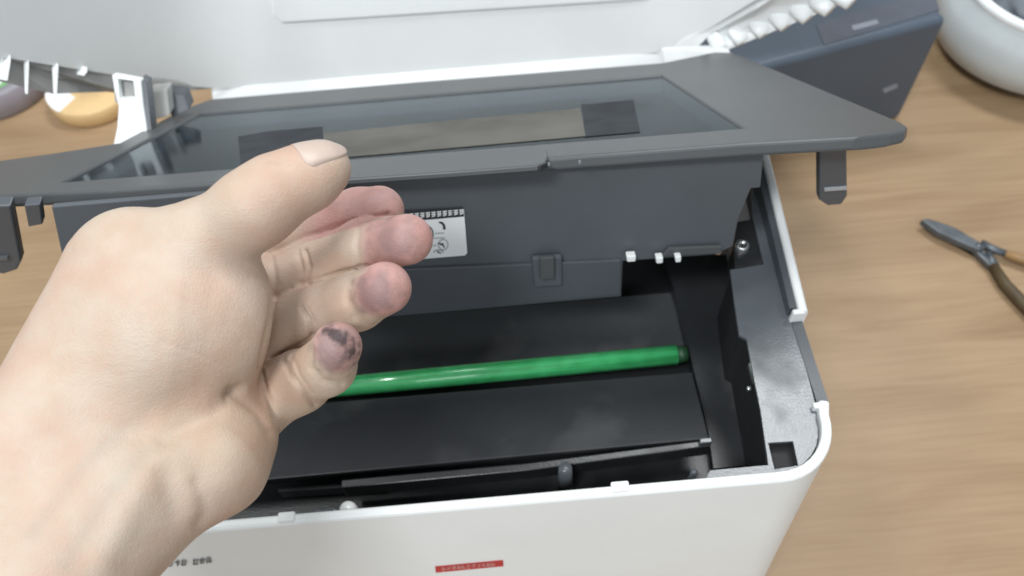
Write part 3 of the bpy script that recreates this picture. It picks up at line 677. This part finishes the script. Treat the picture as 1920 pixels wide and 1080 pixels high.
#HAND_END
def surface_nets(D):
    ins = D < 0
    c = np.zeros((nx-1, ny-1, nz-1), np.uint8)
    for i in (0, 1):
        for j in (0, 1):
            for k in (0, 1): c += ins[i:nx-1+i, j:ny-1+j, k:nz-1+k]
    act = (c > 0) & (c < 8); idx = np.argwhere(act); n = len(idx)
    num = np.full(c.shape, -1, np.int64); num[act] = np.arange(n)
    acc = np.zeros((n, 3)); cnt = np.zeros(n)
    cor = [(i, j, k) for i in (0, 1) for j in (0, 1) for k in (0, 1)]
    vals = {q: D[idx[:, 0]+q[0], idx[:, 1]+q[1], idx[:, 2]+q[2]].astype(float) for q in cor}
    for a in cor:
        for ax in range(3):
            if a[ax]: continue
            b = list(a); b[ax] = 1; b = tuple(b)
            va, vb = vals[a], vals[b]; m = (va < 0) != (vb < 0)
            t = np.where(m, va/(va-vb+1e-12), 0)
            pt = np.tile(np.array(a, float), (n, 1)); pt[:, ax] += t
            acc[m] += pt[m]; cnt[m] += 1
    P = blo + GS*(idx + acc/cnt[:, None])
    faces = []
    for ax in range(3):
        o1, o2 = [(1, 2), (2, 0), (0, 1)][ax]
        sl0 = [slice(1, -1)]*3; sl1 = [slice(1, -1)]*3
        sl0[ax] = slice(0, D.shape[ax]-1); sl1[ax] = slice(1, D.shape[ax])
        e = np.argwhere(ins[tuple(sl0)] != ins[tuple(sl1)])
        off = np.array([1, 1, 1]); off[ax] = 0; e = e+off
        fl_ = ins[e[:, 0], e[:, 1], e[:, 2]]
        q = []
        for s1, s2 in ((1, 1), (0, 1), (0, 0), (1, 0)):
            r = e.copy(); r[:, o1] -= s1; r[:, o2] -= s2
            q.append(num[r[:, 0], r[:, 1], r[:, 2]])
        q = np.stack(q, 1); q[~fl_] = q[~fl_][:, ::-1]
        q = q[(q >= 0).all(1)]
        faces.append(q)
    return P, np.concatenate(faces)
D[0], D[-1] = BIG, BIG; D[:, 0], D[:, -1] = BIG, BIG; D[:, :, 0], D[:, :, -1] = BIG, BIG   # closed where the forearm leaves
HP, HF = surface_nets(D)
def nbr_smooth(P, Fq, it, lam=0.5):
    e = np.concatenate([Fq[:, [0, 1]], Fq[:, [1, 2]], Fq[:, [2, 3]], Fq[:, [3, 0]]])
    deg = np.bincount(e[:, 0], minlength=len(P)) + np.bincount(e[:, 1], minlength=len(P))
    for k in range(it):
        S = np.zeros_like(P)
        for c in range(3): S[:, c] = np.bincount(e[:, 0], P[e[:, 1], c], len(P)) + np.bincount(e[:, 1], P[e[:, 0], c], len(P))
        P = P + lam*(S/deg[:, None]-P)
    return P
HP = nbr_smooth(HP, HF, 4)
def vnormals(P, Fq):
    n = np.cross(P[Fq[:, 2]]-P[Fq[:, 0]], P[Fq[:, 3]]-P[Fq[:, 1]])
    N = np.zeros_like(P)
    for k in range(4):
        for c in range(3): N[:, c] += np.bincount(Fq[:, k], n[:, c], len(P))
    return N/np.maximum(1e-12, np.linalg.norm(N, axis=1))[:, None]
HN = vnormals(HP, HF)
if np.mean(np.sum(HN*(HP-HP.mean(0)), 1)) < 0: HF = HF[:, ::-1]; HN = -HN
def uv(P): return 960+F*P[:, 0]/P[:, 2], 540-F*P[:, 1]/P[:, 2]
U, Vv = uv(HP)
facing = np.clip(-np.sum(HN*HP/np.linalg.norm(HP, axis=1)[:, None], 1)*2.5, 0, 1)
def pdist(pts):
    d = np.full(len(U), 1e9)
    for (a, b) in zip(pts[:-1], pts[1:]):
        ab = np.array([b[0]-a[0], b[1]-a[1]], float); L2 = ab@ab
        t = np.clip(((U-a[0])*ab[0]+(Vv-a[1])*ab[1])/L2, 0, 1)
        d = np.minimum(d, np.hypot(U-a[0]-t*ab[0], Vv-a[1]-t*ab[1]))
    return d
disp = np.zeros(len(U))
# creases and folds: (line, width in photo pixels, depth in mm)
CREASES = [
 ([(518, 470), (573, 445), (660, 415), (728, 402)], 5, .9), ([(518, 557), (573, 532), (640, 511), (688, 500)], 5, .9),
 ([(498, 682), (545, 656), (590, 632)], 5, .9), ([(507, 475), (516, 528), (508, 600), (490, 680)], 6, .9),
 ([(345, 560), (420, 600), (455, 640)], 4, .12), ([(300, 640), (380, 668), (430, 690)], 4, .12), ([(250, 560), (330, 610), (400, 650)], 4, .1),
 ([(560, 470), (568, 505), (566, 535)], 3, .5), ([(548, 668), (562, 705), (585, 738)], 3, .4), ([(575, 575), (590, 605)], 3, .4),
 ([(572, 470), (580, 500), (576, 528)], 4, 1.4), ([(558, 478), (564, 505), (560, 530)], 4, .5),
 ([(672, 425), (668, 460), (676, 505)], 6, .5),
 ([(565, 578), (578, 600), (584, 632)], 4, 1.4), ([(655, 532), (650, 560), (664, 596)], 7, .7),
 ([(530, 670), (545, 705), (575, 748), (590, 762)], 4, 1.5), ([(583, 655), (582, 690), (605, 715), (640, 722)], 6, .8),
 ([(488, 690), (498, 730), (515, 780), (526, 815)], 4, 1.5),
 ([(436, 735), (455, 750), (485, 775), (505, 810)], 9, .8),
 ([(310, 830), (350, 800), (400, 775), (436, 738)], 20, 1.1), ([(430, 745), (452, 728)], 9, 1.2),
 ([(368, 905), (380, 930), (384, 960), (372, 985)], 13, .6),
 ([(306, 890), (320, 930), (335, 960)], 24, .7),
 ([(505, 300), (530, 302), (545, 312)], 5, .35), ([(520, 292), (538, 298)], 4, .3),
]
for pts, wd, dp in CREASES: disp -= dp*.001*np.exp(-(pdist(pts)/wd)**2)
# tendons and raised pads
for pts, wd, dp in [([(310, 850), (255, 930), (190, 1050)], 36, 1.6), ([(345, 880), (355, 930), (350, 960)], 24, .6), ([(240, 388), (275, 384)], 20, .8), ([(430, 860), (420, 900)], 40, 1.0)]:
    disp += dp*.001*np.exp(-(pdist(pts)/wd)**2)
HP = HP + HN*(disp*facing)[:, None]
# skin tint: pinker finger ends, toner stains on the pads
col = np.tile(np.array([0.535, 0.44, 0.362]), (len(HP), 1))
def mixc(c, f): 
    global col
    col = col*(1-f[:, None]) + np.array(c)*f[:, None]
def d3(u, v, d, r):                                # soft ball around a 3D point
    return np.linalg.norm(HP-cs(u, v, d), axis=1)/(r*d/F)
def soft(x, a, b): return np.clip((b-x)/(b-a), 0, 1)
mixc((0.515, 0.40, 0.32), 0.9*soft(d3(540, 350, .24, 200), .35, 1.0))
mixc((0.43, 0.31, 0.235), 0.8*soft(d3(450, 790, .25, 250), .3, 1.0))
PINKC = (0.50, 0.30, 0.285)
for vn in ([(120, 1060), (205, 930), (270, 850)], [(60, 1000), (150, 880), (230, 800), (300, 740)], [(290, 1000), (330, 930)]):
    mixc((0.40, 0.355, 0.30), (facing > 0)*.35*np.exp(-(pdist(vn)/16)**2))
line1 = 468-.317*(U-520)
mixc(PINKC, .95*np.clip((U-545)/60, 0, 1)*(Vv < line1+4)*soft(d3(670, 400, .285, 130), .8, 1.0))
mixc(PINKC, .95*np.clip((U-668-.1*np.abs(Vv-455))/22, 0, 1)*(Vv >= line1+4)*soft(d3(745, 452, .262, 105), .85, 1.0))
mixc(PINKC, .95*soft(d3(720, 545, .245, 78), .75, 1.05))
mixc(PINKC, .9*soft(d3(640, 645, .24, 66), .7, 1.0))
ns = np.array([noise.fractal(Vector(p)*260, 1.0, 2.0, 5) for p in HP[np.where(facing > 0)[0]]]) if True else None
NS = np.zeros(len(HP)); NS[np.where(facing > 0)[0]] = ns
STAIN = (0.17, 0.125, 0.13)
def ell(u0, v0, a, b, ang):
    ca, sa = cos(radians(ang)), sin(radians(ang)); x = (U-u0)*ca+(Vv-v0)*sa; y = -(U-u0)*sa+(Vv-v0)*ca
    return np.hypot(x/a, y/b)
ff = (facing > 0.05)
for (u0, v0, a, b, ang, st, thr) in ((702, 548, 50, 46, -30, .62, 0), (745, 450, 56, 46, -10, .46, 0), (632, 655, 46, 50, -20, .62, 0), (690, 388, 66, 34, -14, .30, 0)):
    mixc(STAIN, ff*st*np.clip(soft(ell(u0, v0, a, b, ang) + 0.35*NS, .55, 1.15), 0, 1))
DARK = (0.035, 0.025, 0.03)
NF = np.zeros(len(HP)); NF[np.where(facing > 0)[0]] = [noise.fractal(Vector(p)*900, 1.0, 2.0, 3) for p in HP[np.where(facing > 0)[0]]]
dk = soft(np.minimum(ell(642, 638, 42, 13, 40), ell(658, 660, 15, 26, 25)) + 0.7*NS + 0.45*NF, .30, 1.15)
mixc(DARK, ff*.85*dk)
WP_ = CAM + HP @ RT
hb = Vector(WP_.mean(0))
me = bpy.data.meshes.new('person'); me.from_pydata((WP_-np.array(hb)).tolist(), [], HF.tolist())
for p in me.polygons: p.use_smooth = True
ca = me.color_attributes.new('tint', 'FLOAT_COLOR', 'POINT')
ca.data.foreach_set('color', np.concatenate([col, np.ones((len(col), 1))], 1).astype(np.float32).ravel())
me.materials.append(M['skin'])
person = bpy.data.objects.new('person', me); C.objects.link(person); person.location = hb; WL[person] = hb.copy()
tag(person, 'left hand and forearm held palm forward over the open printer, fingertips smudged with toner', 'hand')
# thumbnail
def cw(u, v, d): return Vector(CAM + RT.T @ cs(u, v, d))
def dlook(p):
    q = (p-blo)/GS; i0 = np.floor(q).astype(int); f = q-i0; r = 0.0
    for a in (0, 1):
        for b in (0, 1):
            for c in (0, 1):
                r += D[i0[0]+a, i0[1]+b, i0[2]+c]*(f[0] if a else 1-f[0])*(f[1] if b else 1-f[1])*(f[2] if c else 1-f[2])
    return r
V, Fc = [], []
nu, nv = 16, 11
n0, n1 = cs(574, 332, .2408), cs(611, 316, .2428)
ax = n1-n0; ax /= np.linalg.norm(ax)
upv = np.array([0.10, 0.86, -0.50]); upv -= ax*(upv@ax); upv /= np.linalg.norm(upv); sd = np.cross(ax, upv)
for i in range(nu):
    t = i/(nu-1)
    ph = 0.0 if t < .45 else radians(66)*((t-.45)/.55)
    for j in range(nv):
        sj = (j/(nv-1)-.5)*2
        wid = 0.92*(1-0.35*max(0, (t-.7)/.3)**2)*(1-0.25*max(0, (.2-t)/.2)**2)
        a = sj*wid
        rad = sd*sin(a) + upv*cos(a); dr_ = rad*cos(ph) + ax*sin(ph)
        o_ = n0 + (n1-n0)*min(1, t/.6)
        lo_, hi_ = 0.003, 0.02
        for _ in range(18):
            md = (lo_+hi_)/2
            if dlook(o_+dr_*md) < 0: lo_ = md
            else: hi_ = md
        V.append(Vector(CAM + RT.T @ (o_ + dr_*(lo_ + 0.00002 + 0.00022*(1-sj*sj) + 0.0006*max(0, (t-.8)/.2)))))
for i in range(nu-1):
    for j in range(nv-1): Fc.append((i*nv+j, (i+1)*nv+j, (i+1)*nv+j+1, i*nv+j+1))
nail = link('thumbnail', V, Fc, plain('nail', (0.525, 0.415, 0.355), 0.42, 0.5, mottle=0.02), person, smooth=True)
sm = nail.modifiers.new('thick', 'SOLIDIFY'); sm.thickness = 0.0003
